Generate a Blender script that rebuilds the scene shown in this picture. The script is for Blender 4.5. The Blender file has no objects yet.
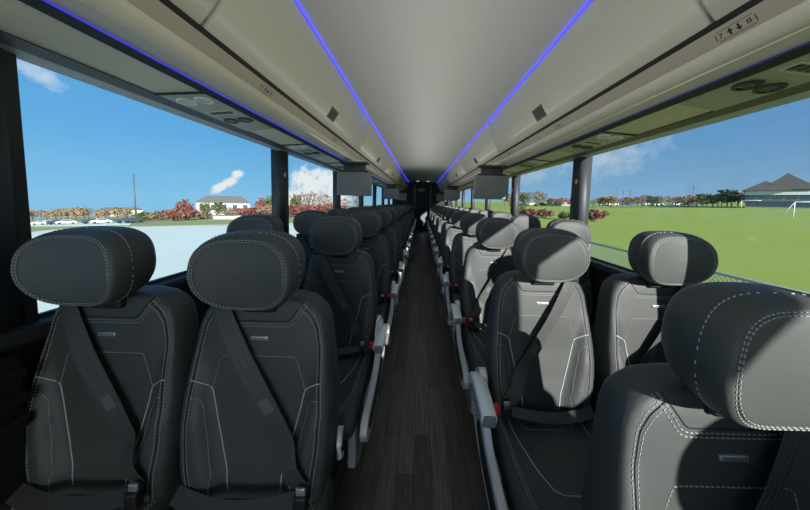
import bpy, bmesh, math, random
from mathutils import Vector, Matrix, noise
PI = math.pi
sc = bpy.context.scene
COL = sc.collection
random.seed(7)

# ------------------------------------------------------------------ camera
F = 280.0; ZC = 1.30; PITCH = math.radians(-4.6); ROLL = math.radians(-1.5)
VPX, VPY = 421.0, 202.0
cam_d = bpy.data.cameras.new('camera'); cam = bpy.data.objects.new('camera', cam_d); COL.objects.link(cam)
cam_d.sensor_fit = 'HORIZONTAL'; cam_d.sensor_width = 36.0; cam_d.lens = 36.0*F/810.0
cam_d.clip_start = 0.02; cam_d.clip_end = 3000
RX = Matrix.Rotation(PI/2+PITCH, 3, 'X') @ Matrix.Rotation(-ROLL, 3, 'Z')
cam.matrix_world = Matrix.Translation((0, 0, ZC)) @ RX.to_4x4()
fw = RX.transposed() @ Vector((0, 1, 0))           # bus direction in camera axes
PX = VPX - F*fw.x/(-fw.z); PY = VPY + F*fw.y/(-fw.z)
cam_d.shift_x = (405-PX)/810.0; cam_d.shift_y = -(255-PY)/810.0
sc.camera = cam
def proj(p):
    q = RX.transposed() @ (Vector(p)-Vector((0, 0, ZC)))
    return (PX+F*q.x/(-q.z), PY-F*q.y/(-q.z))
def ray(px, py):
    return (RX @ Vector(((px-PX)/F, -(py-PY)/F, -1))).normalized()
GS = 0.034; GL_ = .066; G0 = -1.45                    # the land falls away to the left
def ground_z(x): return G0+(GS if x > 0 else GL_)*x
def at(px, py):
    d = ray(px, py); t = (G0-ZC)/(d.z-(GS if d.x > 0 else GL_)*d.x)
    return Vector((0, 0, ZC))+d*t
def at_dist(px, dist):
    """ground point seen in column px at horizontal distance dist"""
    best = None
    d = ray(px, 206); d.z = 0; d.normalize()
    p = d*dist
    return Vector((p.x, p.y, ground_z(p.x)))

# ------------------------------------------------------------------ materials
MATS = {}
def mat(name, col, rough=0.5, metal=0.0, spec=0.5, bump=0.0, bscale=200, var=0.0, vscale=5, emit=None, estr=0, coat=0, detail=4):
    m = bpy.data.materials.new(name); m.use_nodes = True
    nt = m.node_tree; b = nt.nodes['Principled BSDF']
    b.inputs['Base Color'].default_value = (*col, 1); b.inputs['Roughness'].default_value = rough
    b.inputs['Metallic'].default_value = metal; b.inputs['Specular IOR Level'].default_value = spec
    b.inputs['Coat Weight'].default_value = coat
    tc = nt.nodes.new('ShaderNodeTexCoord')
    if bump:
        n = nt.nodes.new('ShaderNodeTexNoise'); n.inputs['Scale'].default_value = bscale; n.inputs['Detail'].default_value = detail
        bp = nt.nodes.new('ShaderNodeBump'); bp.inputs['Strength'].default_value = bump; bp.inputs['Distance'].default_value = 0.002
        nt.links.new(tc.outputs['Object'], n.inputs['Vector'])
        nt.links.new(n.outputs['Fac'], bp.inputs['Height']); nt.links.new(bp.outputs['Normal'], b.inputs['Normal'])
    if var:
        n = nt.nodes.new('ShaderNodeTexNoise'); n.inputs['Scale'].default_value = vscale; n.inputs['Detail'].default_value = 5
        nt.links.new(tc.outputs['Object'], n.inputs['Vector'])
        r = nt.nodes.new('ShaderNodeMix'); r.data_type = 'RGBA'
        r.inputs[6].default_value = (*[c*(1-var) for c in col], 1); r.inputs[7].default_value = (*[min(1, c*(1+var)) for c in col], 1)
        nt.links.new(n.outputs['Fac'], r.inputs[0]); nt.links.new(r.outputs[2], b.inputs['Base Color'])
    if emit:
        b.inputs['Emission Color'].default_value = (*emit, 1); b.inputs['Emission Strength'].default_value = estr
    MATS[name] = m
    return m
def srgb(r, g, b):
    f = lambda c: (c/255/12.92) if c/255 <= .04045 else ((c/255+.055)/1.055)**2.4
    return (f(r), f(g), f(b))
LEATHER = mat('black_leather', (0.058, 0.062, 0.060), .52, spec=.42, bump=.25, bscale=420, var=.15, vscale=9)
LEATHER2 = mat('black_leather_inset', (0.066, 0.070, 0.067), .52, spec=.42, bump=.35, bscale=520, var=.12, vscale=9)
THREAD = mat('pale_thread', (0.42, 0.42, 0.41), .7)
PIPING = mat('silver_piping', (0.55, 0.56, 0.56), .4)
SEAM = mat('dark_seam', (0.008, 0.008, 0.009), .8)
WEB = mat('belt_webbing', (0.060, 0.061, 0.058), .5, bump=.5, bscale=900)
LABELM = mat('belt_label_grey', (.11, .11, .10), .7)
SILVER = mat('brushed_silver', (0.62, 0.64, 0.64), .34, metal=.75, bump=.05, bscale=300)
SILVERP = mat('silver_plastic', (0.66, 0.69, 0.69), .38, metal=.15, bump=.06, bscale=300)
ARMM = mat('armrest_silver', (0.86, 0.89, 0.87), .35, metal=.05, bump=.04, bscale=300)
GREYP = mat('grey_plastic', (0.16, 0.17, 0.175), .42)
BLACKP = mat('black_plastic', (0.014, 0.014, 0.014), .5, bump=.15, bscale=260)
RED = mat('red_button', (0.75, 0.02, 0.02), .4)
PANEL = mat('bin_door_white', (0.42, 0.415, 0.335), .42, bump=.04, bscale=150, coat=.1)
CEIL = mat('ceiling_white', (0.40, 0.405, 0.385), .55, bump=.2, bscale=340)
TAUPE = mat('taupe_vinyl', (0.36, 0.325, 0.25), .55, bump=.15, bscale=260)
BEIGE = mat('beige_valance', (0.50, 0.475, 0.38), .5, bump=.1, bscale=260)
PALE = mat('pale_valance', (0.52, 0.50, 0.43), .5, bump=.1, bscale=260)
SOFT = mat('olive_grey_panel', (0.62, 0.58, 0.44), .6, bump=.6, bscale=330, var=.10, vscale=40)
UNIT = mat('service_unit_grey', (0.38, 0.37, 0.31), .5, bump=.1, bscale=200)
FRAME = mat('window_frame_dark', (0.055, 0.053, 0.050), .5)
FRAMEL = mat('window_frame_light', (0.36, 0.37, 0.36), .5)
PILLAR = mat('pillar_charcoal', (0.042, 0.046, 0.050), .5, bump=.15, bscale=260)
WALLD = mat('wall_charcoal', (0.022, 0.022, 0.023), .65, bump=.3, bscale=260)
REAR = mat('rear_wall_black', (0.012, 0.012, 0.013), .7, bump=.2, bscale=200)
SCREEN = mat('monitor_back_grey', (0.20, 0.205, 0.20), .45)
LEDM = mat('led_blue', (0.1, 0.1, .6), .5, emit=(0.035, 0.035, 1.0), estr=2.6)
LEDT = mat('led_blue_thin', (0.05, 0.05, .6), .5, emit=(0.03, 0.05, 1.0), estr=.6)
LEDU = mat('led_blue_unlit', (0.02, 0.02, .10), .5, emit=(0.03, 0.05, 1.0), estr=.08)
LAMPG = mat('lamp_lens', (0.5, .5, .47), .3)
WHITEP = mat('white_marking', (0.62, 0.62, 0.58), .5)
INK = mat('black_ink', (0.006, 0.006, 0.006), .6)

def glass_mat(name, refl=0.02):
    m = bpy.data.materials.new(name); m.use_nodes = True; nt = m.node_tree
    nt.nodes.remove(nt.nodes['Principled BSDF'])
    o = nt.nodes['Material Output']
    t = nt.nodes.new('ShaderNodeBsdfTransparent'); t.inputs['Color'].default_value = (.97, .985, .98, 1)
    g = nt.nodes.new('ShaderNodeBsdfGlossy'); g.inputs['Roughness'].default_value = 0.0
    mx = nt.nodes.new('ShaderNodeMixShader')
    mx.inputs[0].default_value = refl; nt.links.new(t.outputs[0], mx.inputs[1]); nt.links.new(g.outputs[0], mx.inputs[2])
    nt.links.new(mx.outputs[0], o.inputs['Surface'])
    return m
GLASS = glass_mat('window_glass')

def wood_floor():
    m = bpy.data.materials.new('dark_plank_floor'); m.use_nodes = True; nt = m.node_tree; b = nt.nodes['Principled BSDF']
    N = nt.nodes.new; L = nt.links.new
    tc = N('ShaderNodeTexCoord'); mp = N('ShaderNodeMapping'); mp.inputs['Rotation'].default_value = (0, 0, PI/2)
    L(tc.outputs['Object'], mp.inputs['Vector'])
    br = N('ShaderNodeTexBrick'); br.inputs['Scale'].default_value = 1; br.inputs['Brick Width'].default_value = .62
    br.inputs['Row Height'].default_value = .085; br.inputs['Mortar Size'].default_value = .0012; br.offset = .37
    br.inputs['Color1'].default_value = (0.048, 0.044, 0.037, 1); br.inputs['Color2'].default_value = (0.115, 0.105, 0.090, 1)
    br.inputs['Mortar'].default_value = (0.012, 0.010, 0.009, 1); br.inputs['Bias'].default_value = -.1
    L(mp.outputs[0], br.inputs['Vector'])
    mp2 = N('ShaderNodeMapping'); mp2.inputs['Scale'].default_value = (60, 3.5, 1); L(tc.outputs['Object'], mp2.inputs['Vector'])
    n = N('ShaderNodeTexNoise'); n.inputs['Scale'].default_value = 1.3; n.inputs['Detail'].default_value = 8; n.inputs['Distortion'].default_value = .6
    L(mp2.outputs[0], n.inputs['Vector'])
    rp = N('ShaderNodeMapRange'); rp.inputs['From Min'].default_value = .3; rp.inputs['From Max'].default_value = .7; rp.inputs['To Min'].default_value = .55; rp.inputs['To Max'].default_value = 1.5
    L(n.outputs['Fac'], rp.inputs['Value'])
    mx = N('ShaderNodeMix'); mx.data_type = 'RGBA'; mx.blend_type = 'MULTIPLY'; mx.inputs[0].default_value = 1
    L(br.outputs['Color'], mx.inputs[6]); L(rp.outputs[0], mx.inputs[7]); L(mx.outputs[2], b.inputs['Base Color'])
    bp = N('ShaderNodeBump'); bp.inputs['Strength'].default_value = .3; bp.inputs['Distance'].default_value = .002
    L(n.outputs['Fac'], bp.inputs['Height']); L(bp.outputs[0], b.inputs['Normal'])
    b.inputs['Roughness'].default_value = .42
    return m
FLOOR = wood_floor()

# ------------------------------------------------------------------ mesh helper
OFF = 0.0
class MB:
    def __init__(s): s.v = []; s.f = []; s.m = []; s.sm = []
    def add(s, vs, fs, mi=0, smooth=False):
        o = len(s.v); s.v += [tuple(v) for v in vs]
        for f in fs: s.f.append([i+o for i in f]); s.m.append(mi); s.sm.append(smooth)
    def box(s, x0, x1, y0, y1, z0, z1, mi=0):
        s.add([(x0,y0,z0),(x1,y0,z0),(x1,y1,z0),(x0,y1,z0),(x0,y0,z1),(x1,y0,z1),(x1,y1,z1),(x0,y1,z1)],
              [(0,3,2,1),(4,5,6,7),(0,1,5,4),(1,2,6,5),(2,3,7,6),(3,0,4,7)], mi)
    def rbox(s, x0, x1, y0, y1, z0, z1, r, mi=0, seg=3):
        bm = bmesh.new(); bmesh.ops.create_cube(bm, size=1)
        for v in bm.verts: v.co = Vector(((x0+x1)/2+v.co.x*(x1-x0), (y0+y1)/2+v.co.y*(y1-y0), (z0+z1)/2+v.co.z*(z1-z0)))
        bmesh.ops.bevel(bm, geom=list(bm.edges), offset=r, segments=seg, profile=.5, affect='EDGES')
        bm.verts.index_update()
        s.add([v.co[:] for v in bm.verts], [[v.index for v in f.verts] for f in bm.faces], mi, True); bm.free()
    def loft(s, rings, mi=0, closed=True, caps=(True, True), smooth=True):
        n = len(rings[0]); vs = [p for r in rings for p in r]; fs = []
        for i in range(len(rings)-1):
            for j in range(n if closed else n-1):
                k = (j+1) % n
                fs.append((i*n+j, i*n+k, (i+1)*n+k, (i+1)*n+j))
        if caps[0] and closed: fs.append(tuple(range(n))[::-1])
        if caps[1] and closed: fs.append(tuple((len(rings)-1)*n+j for j in range(n)))
        s.add(vs, fs, mi, smooth)
    def tube(s, pts, r, mi=0, seg=5):
        pts = [Vector(p) for p in pts]; rings = []; rr = r if isinstance(r, (list, tuple)) else [r]*len(pts)
        for i, p in enumerate(pts):
            t = (pts[min(i+1, len(pts)-1)]-pts[max(i-1, 0)]).normalized()
            a = t.cross(Vector((0, 0, 1)) if abs(t.z) < .9 else Vector((1, 0, 0))).normalized(); b = t.cross(a)
            rings.append([p+(a*math.cos(2*PI*k/seg)+b*math.sin(2*PI*k/seg))*rr[i] for k in range(seg)])
        s.loft(rings, mi)
    def dashes(s, pts, L=.0058, gap=.0042, w=.0016, mi=0, nrm=Vector((0, -1, 0)), lift=.0005):
        """thread stitches laid along a polyline"""
        pts = [Vector(p) for p in pts]; pos = 0.0; nxt = 0.0
        for a, b in zip(pts[:-1], pts[1:]):
            d = (b-a); l = d.length
            if l < 1e-6: continue
            d /= l
            while nxt < pos+l:
                c = a+d*(nxt-pos); e = c+d*L; side = d.cross(nrm).normalized()*w*.5; up = nrm*(lift+w*.5)
                m0 = nrm*(-w*.5)
                s.add([c+m0-side, c+m0+side, e+m0+side, e+m0-side, c+up-side*.5, c+up+side*.5, e+up+side*.5, e+up-side*.5],
                      [(4,5,6,7),(0,1,5,4),(1,2,6,5),(2,3,7,6),(3,0,4,7)], mi)
                nxt += L+gap
            pos += l
    def build(s, name, mats, parent=None, auto=True):
        if OFF: s.v = [(x, y, max(0.0, z+OFF*min(1, z/.3))) for x, y, z in s.v]
        me = bpy.data.meshes.new(name); me.from_pydata(s.v, [], s.f)
        for m in (mats if isinstance(mats, (list, tuple)) else [mats]): me.materials.append(m)
        me.polygons.foreach_set('material_index', s.m); me.polygons.foreach_set('use_smooth', s.sm); me.update()
        bm = bmesh.new(); bm.from_mesh(me); bmesh.ops.recalc_face_normals(bm, faces=list(bm.faces)); bm.to_mesh(me); bm.free()
        o = bpy.data.objects.new(name, me); COL.objects.link(o)
        if parent: o.parent = parent
        return o
def tag(o, label, cat, group=None, kind=None):
    if label: o['label'] = label
    if cat: o['category'] = cat
    if group: o['group'] = group
    if kind: o['kind'] = kind
    return o
def empty(name, loc=(0, 0, 0), rz=0):
    o = bpy.data.objects.new(name, None); COL.objects.link(o); o.location = loc; o.rotation_euler = (0, 0, rz); o.empty_display_size = .1
    return o
def structure(o, label=None): o['kind'] = 'structure'; return o
def copy_tree(o, parent=None):
    c = o.copy(); COL.objects.link(c); c.parent = parent
    for ch in KIDS.get(o.name, []):
        d = copy_tree(ch, c)
    return c
KIDS = {}
def kids_of(root):
    for o in bpy.data.objects:
        if o.parent: KIDS.setdefault(o.parent.name, [])
    KIDS.clear()
    for o in bpy.data.objects:
        if o.parent: KIDS.setdefault(o.parent.name, []).append(o)
def interp(tab, x):
    if x <= tab[0][0]: return tab[0][1]
    for (a, va), (b, vb) in zip(tab[:-1], tab[1:]):
        if x <= b:
            t = (x-a)/(b-a); t = t*t*(3-2*t) if False else t
            return va+(vb-va)*t
    return tab[-1][1]
def smooth_poly(pts, n=8, k=2):
    """resample and round the corners of a 2-D polyline"""
    out = []
    for a, b in zip(pts[:-1], pts[1:]):
        for i in range(n): out.append(tuple(a[j]+(b[j]-a[j])*i/n for j in range(len(a))))
    out.append(tuple(pts[-1]))
    for _ in range(k):
        out = [out[0]]+[tuple((out[i-1][j]+2*out[i][j]+out[i+1][j])/4 for j in range(len(out[0]))) for i in range(1, len(out)-1)]+[out[-1]]
    return out

# ------------------------------------------------------------------ bus dimensions
BX = 0.06                       # bus centre line relative to the camera
Y0, Y1 = -3.6, 12.7             # front and rear of the saloon
WX = 1.255                      # half width at the glass
ZS, ZT = .90, 1.70              # sill and top of the glass
H = lambda h: ZC+h
# ---- floor
mb = MB(); mb.box(BX-1.34, BX+1.34, Y0, Y1+.1, -.06, 0); structure(mb.build('floor', FLOOR))
# ---- ceiling
mb = MB(); N = 16
top = [(BX-.645+1.29*i/N, H(.865+.03*(1-(2*i/N-1)**2))) for i in range(N+1)]
rings = [[(x, y, z) for x, z in top]+[(x, y, z+.03) for x, z in reversed(top)] for y in (Y0, Y1)]
mb.loft(rings, smooth=False)
# lined void behind the luggage bins up to the outer skin
for s in (-1, 1):
    mb.box(min(BX+s*.62, BX+s*1.33), max(BX+s*.62, BX+s*1.33), Y0, Y1, H(.90), H(.94))
structure(mb.build('ceiling', CEIL))

# ---- walls, each side
def side_wall(s, name):
    mb = MB()
    xa, xb = sorted((BX+s*(WX-.01), BX+s*(WX+.06)))
    mb.box(xa, xb, Y0, Y1, -.06, ZS-.04)                       # lower lining
    xa, xb = sorted((BX+s*(WX+.01), BX+s*(WX+.06)))
    mb.box(xa, xb, Y0, Y1, ZT+.03, H(.94))                     # above the glass
    w = structure(mb.build(name, WALLD))
    mb = MB(); xa, xb = sorted((BX+s*(WX-.055), BX+s*(WX+.05)))
    mb.rbox(xa, xb, Y0, Y1, ZS-.045, ZS, .012)
    structure(mb.build('trim_sill_'+('left' if s < 0 else 'right'), WALLD))
side_wall(-1, 'wall_left'); side_wall(1, 'wall_right')
def pily(s): return [.73+1.63*k+(.06 if s < 0 and k > 0 else 0) for k in range(-2, 8)]
def windows(s):
    ys = [Y0]+pily(s)+[Y1]
    for i, (a, b) in enumerate(zip(ys[:-1], ys[1:])):
        wid = structure(empty('window_%d' % (i+1 if s < 0 else i+12), (BX+s*(WX+.03), (a+b)/2, ZS)))
        mb = MB(); x = 0; y0, y1 = a-(a+b)/2, b-(a+b)/2
        mb.box(-.004, .004, y0+.05, y1-.05, -.02, ZT-ZS+.04)
        mb.build('glass', GLASS, wid)
        mb = MB(); t = .028
        xx = -s*.03
        xa, xb = sorted((xx, xx+s*.012))
        mb.box(min(-s*.02, -s*.006), max(-s*.02, -s*.006), y0+.02, y1-.02, ZT-ZS-.004, ZT-ZS+.026)   # light gasket under the header
        mb.box(min(-s*.02, -s*.006), max(-s*.02, -s*.006), y0+.02, y1-.02, -.03, .012)
        mb.build('window_frame', FRAMEL if False else FRAME, wid)
windows(-1); windows(1)
pn = 0
for s in (-1, 1):
    for k, y in enumerate(pily(s)):
        PH = .095 if k == 2 else .072
        mb = MB()
        # pillar post with a softly rounded inner face and a dark rebate on the far edge
        rr = []
        for z in (ZS-.02, (ZS+ZT)/2, ZT+.03):
            lean = -.010*(z-ZS)/(ZT-ZS)
            prof = []
            for t in range(9):
                a = PI*t/8
                prof.append((BX+s*(WX+lean-.045*math.sin(a)**.5+.02), y-PH*math.cos(a), z))
            prof += [(BX+s*(WX+.055), y+PH, z), (BX+s*(WX+.055), y-PH, z)]
            rr.append(prof)
        mb.loft(rr)
        side = 'left' if s < 0 else 'right'
        p = structure(mb.build('trim_pillar_%s_%d' % (side, k+1), PILLAR))
        m2 = MB(); xa, xb = sorted((BX+s*(WX-.012), BX+s*(WX+.03)))
        m2.box(xa, xb, y+PH-.01, y+PH+.02, ZS-.01, ZT+.02); m2.build('rebate', BLACKP, p)
        if k >= 2:
            m2 = MB(); c = (BX+s*(WX-.0352), y-.015, 1.50)
            r = .028 if k == 2 else .017
            if k == 2 and s < 0: c = (BX+s*(WX-.036), y+.01, 1.50)
            vs = [(c[0]-s*.0012, c[1]+r*.75*math.cos(2*PI*i/16), c[2]+r*1.2*math.sin(2*PI*i/16)) for i in range(16)]
            vb = [(v[0]+s*.006, v[1], v[2]) for v in vs]
            m2.loft([vb, vs], smooth=False); m2.build('sticker', STK if 'STK' in globals() else WHITEP, p)
# ---- rear wall with lavatory door
mb = MB(); mb.box(BX-1.33, BX+1.33, Y1, Y1+.1, -.06, H(.94)); structure(mb.build('wall_rear', REAR))
d = structure(empty('door_1', (BX-.02, Y1, 0)))
mb = MB(); mb.box(-.26, .34, -.03, -.002, .02, 1.92); mb.build('door_leaf', REAR, d)
mb = MB(); mb.box(-.36, -.30, -.06, -.002, .02, 2.05); mb.box(.36, .40, -.06, -.002, .02, 2.05); mb.build('door_frame', GREYP, d)
mb = MB(); mb.loft([[(.24, -.045, .86), (.24, -.045, .24), (-.10, -.045, .60)], [(.24, -.031, .86), (.24, -.031, .24), (-.10, -.031, .60)]], smooth=False); mb.build('sunlight_patch', GREYP, d)  # patch of sunlight on the door, shaped as a flat grey triangle
mb = MB(); mb.box(-.2, .12, -.05, -.031, 1.78, 1.90); mb.build('vent_grille', GREYP, d)
# side partitions at the back
mb = MB(); mb.box(BX-1.25, BX-.40, Y1-.12, Y1-.02, 0, 1.95); mb.box(BX+.42, BX+1.25, Y1-.12, Y1-.02, 0, 1.95)
structure(mb.build('wall_partition', REAR))
# ---- front of the coach, behind the camera: dash, windscreen, header
mb = MB(); mb.box(BX-1.33, BX+1.33, Y0-.1, Y0, -.06, .75); mb.box(BX-1.33, BX+1.33, Y0-.1, Y0, 1.95, H(.94))
mb.box(BX-1.33, BX-1.22, Y0-.1, Y0, .75, 1.95); mb.box(BX+1.22, BX+1.33, Y0-.1, Y0, .75, 1.95)
structure(mb.build('wall_front', WALLD))
mb = MB(); mb.box(BX-1.22, BX+1.22, Y0-.06, Y0-.05, .75, 1.95); structure(mb.build('window_40', GLASS))

# ------------------------------------------------------------------ overhead luggage bins
def bin_profile():
    pts = [(.632, .858), (.655, .80), (.668, .72), (.692, .645), (.728, .585), (.776, .531)]
    return smooth_poly(pts, 5, 2)
BP = bin_profile()
ordn = ['nearest', 'second', 'third', 'fourth', 'fifth', 'sixth', 'seventh', 'eighth', 'ninth', 'tenth', 'eleventh', 'twelfth', 'thirteenth', 'fourteenth']
def overhead_bins(s, y_first):
    side = 'left' if s < 0 else 'right'
    seams = [y_first+2.17*k for k in range(-2, 7)]
    seams = [y for y in seams if y < Y1-.3]+[Y1-.005]
    seams[0] = Y0+.005
    for i, (a, b) in enumerate(zip(seams[:-1], seams[1:])):
        root = empty('overhead_bin', (BX+s*.7, a, H(.55)))
        if i == 1: lab = 'off-white overhead luggage bin on the %s, cut off by the top of the photo' % side
        elif i == 0: lab = 'off-white overhead luggage bin on the %s behind the near bin' % side
        else: lab = 'off-white overhead luggage bin on the %s, %s full-length door past the near seam' % (side, ordn[i-2] if i > 2 else 'first')
        tag(root, lab, 'luggage bin', 'overhead bins on the %s side' % side)
        g = .006
        mb = MB(); rings = []
        for y in (a+g, a+g+.012, b-g-.012, b-g):
            ins = 0.006 if y in (a+g, b-g) else 0
            rings.append([(s*(x+ins)-s*.7, y-a, z-.55) for x, z in BP]+[(s*(x+.03)-s*.7, y-a, z-.55+.01) for x, z in reversed(BP)])
        mb.loft(rings); mb.build('bin_door', PANEL, root)
        # latch: small square black push plate low on the door
        yc = (a+b)/2-a+(.05 if s < 0 else -.02)
        if i >= 1:
            mb = MB(); (x0, z0) = (.668+.018, .665); 
            pa = Vector((.692, 0, .646)); pb = Vector((.735, 0, .577)); nrm = Vector((-(pb-pa).z, 0, (pb-pa).x)).normalized()
            if nrm.x > 0: nrm = -nrm
            P = []
            for off in (-.002, .004):
                P.append([(s*(q.x+nrm.x*off)-s*.7, yc+dy, q.z+nrm.z*off-.55) for q, dy in ((pa, -.072), (pa, .072), (pb, .072), (pb, -.072))])
            mb.loft(P, smooth=False); lt = mb.build('latch', BLACKP, root)
            mb = MB(); P = []
            for off in (.004, .0055):
                c = (pa+pb)/2
                P.append([(s*(q.x+nrm.x*off)-s*.7, yc+dy, q.z+nrm.z*off-.55) for q, dy in ((c+(pa-c)*.7, -.05), (c+(pa-c)*.7, .05), (c+(pb-c)*.7, .05), (c+(pb-c)*.7, -.05))])
            mb.loft(P, smooth=False); mb.build('push_button', INK, lt)
    # continuous valance under the doors: taupe band, rounded beige band, pale band, black lip
    def strip(name, prof, m, th=.012):
        mb = MB()
        rings = [[(BX+s*x, y, H(z)) for x, z in prof]+[(BX+s*(x+th*.6), y, H(z+th)) for x, z in reversed(prof)] for y in (Y0+.01, Y1-.01)]
        mb.loft(rings, smooth=len(prof) > 3); return structure(mb.build(name, m))
    # dark groove behind the door edge
    strip('trim_groove_'+side, [(.655, .87), (.80, .545), (.795, .535)], INK)
    strip('trim_gap_seal_'+side, [(.7695, .5365), (.7835, .5245)], INK, .004)
    strip('trim_band_'+side, [(.782, .527), (.815, .482)], TAUPE)
    strip('trim_round_'+side, smooth_poly([(.812, .483), (.822, .462), (.842, .447), (.868, .446)], 4, 2), BEIGE)
    strip('trim_pale_'+side, [(.866, .448), (.925, .436)], PALE)
    strip('trim_lip_'+side, [(.925, .430), (.962, .421)], INK)
    # soft underside panel above the windows
    strip('trim_underside_'+side, [(.955, .432), (1.155, .412)], SOFT)
    strip('trim_header_'+side, [(1.150, .408), (1.205, .398)], FRAME)
    strip('trim_gasket_'+side, [(1.203, .399), (1.262, .392)], FRAMEL)
    # led strips
    mb = MB(); mb.box(min(BX+s*.622, BX+s*.629), max(BX+s*.622, BX+s*.629), Y0+.02, Y1-.02, H(.856), H(.863))
    o = mb.build('led_strip', LEDM); tag(o, 'glowing blue light strip between ceiling and %s luggage bins' % side, 'light strip')
    mb = MB(); mb.box(min(BX+s*.921, BX+s*.927), max(BX+s*.921, BX+s*.927), Y0+.02, Y1-.02, H(.4305), H(.4335))
    o = mb.build('led_strip', LEDT if s < 0 else LEDU); tag(o, 'hair-thin blue light line under the %s valance above the windows' % side, 'light strip')
overhead_bins(-1, .94); overhead_bins(1, .86)

# seat number plates on the taupe band
def text_mesh(body, size):
    cu = bpy.data.curves.new('txt', 'FONT'); cu.body = body; cu.size = size; cu.align_x = 'CENTER'; cu.align_y = 'CENTER'; cu.extrude = .0004
    o = bpy.data.objects.new('txt', cu); COL.objects.link(o)
    dg = bpy.context.evaluated_depsgraph_get(); me = bpy.data.meshes.new_from_object(o.evaluated_get(dg))
    vs = [v.co.copy() for v in me.vertices]; fs = [list(p.vertices) for p in me.polygons]
    bpy.data.objects.remove(o); bpy.data.curves.remove(cu); bpy.data.meshes.remove(me)
    return vs, fs
T7, T8 = text_mesh('7', .026), text_mesh('8', .026)
def number_plate(s, y, near):
    side = 'left' if s < 0 else 'right'
    cx, cz = .799, .503
    e = Vector((.033, 0, -.045)).normalized()                       # down along the band
    n = Vector((-e.z*-1, 0, e.x))                                    # provisional normal
    n = Vector((e.z, 0, -e.x)).normalized()
    if n.x > 0: n = -n
    # local frame: u along the bus (reading direction), v up, w outwards
    u = Vector((0, 1 if s < 0 else -1, 0)); 
    def P(a, b, c):
        q = Vector((cx, 0, cz))+(-e)*b+n*c
        return (BX+s*q.x, y+u.y*a, H(q.z))
    root = empty('seat_number_plate', P(0, 0, 0)); base = root.location.copy()
    def add(name, polys, m, d0, d1):
        mb = MB()
        for poly in polys:
            mb.loft([[Vector(P(a, b, d0))-base for a, b in poly], [Vector(P(a, b, d1))-base for a, b in poly]], smooth=False)
        return mb.build(name, m, root)
    w, h, c = .050, .0145, .005
    outer = [(-w+c, -h), (w-c, -h), (w, -h+c), (w, h-c), (w-c, h), (-w+c, h), (-w, h-c), (-w, -h+c)]
    add('plate', [outer], TAUPE, -.001, .0008)
    bars = [[(-w+c, h-.0015), (w-c, h-.0015), (w-c, h), (-w+c, h)], [(-w+c, -h), (w-c, -h), (w-c, -h+.0015), (-w+c, -h+.0015)],
            [(-w, -h+c), (-w+.0015, -h+c), (-w+.0015, h-c), (-w, h-c)], [(w-.0015, -h+c), (w, -h+c), (w, h-c), (w-.0015, h-c)]]
    add('border', bars, INK, .0005, .0014)
    up = [[(-.0145, -.009), (-.0095, -.009), (-.0095, .001), (-.0145, .001)], [(-.020, 0), (-.004, 0), (-.012, .010)]]
    dn = [[(.0075, .009), (.0125, .009), (.0125, -.001), (.0075, -.001)], [(.002, 0), (.018, 0), (.010, -.010)]]
    add('arrow', up, INK, .0005, .0016); add('arrow', dn, INK, .0005, .0016)
    if near:
        for (vs, fs), off in ((T7, -.036), (T8, .034)):
            mb = MB(); mb.add([Vector(P(v.x+off, v.y*.72, .0012+v.z))-base for v in vs], fs); mb.build('numeral', INK, root)
    return root
k = 0
for s, ys in ((1, [.82, 1.82, 2.82, 3.82, 4.85]), (-1, [1.36, 2.40, 3.43, 4.46])):
    for i, y in enumerate(ys):
        r = number_plate(s, y, i == 0)
        side = 'left' if s < 0 else 'right'
        lab = ('seat number plate reading 7 and 8 with arrows, above the %s seats' % side) if i == 0 else 'small seat number plate with arrows, %s along the %s luggage bins' % (ordn[i], side)
        tag(r, lab, 'number plate', 'seat number plates on the %s valance' % side)

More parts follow.
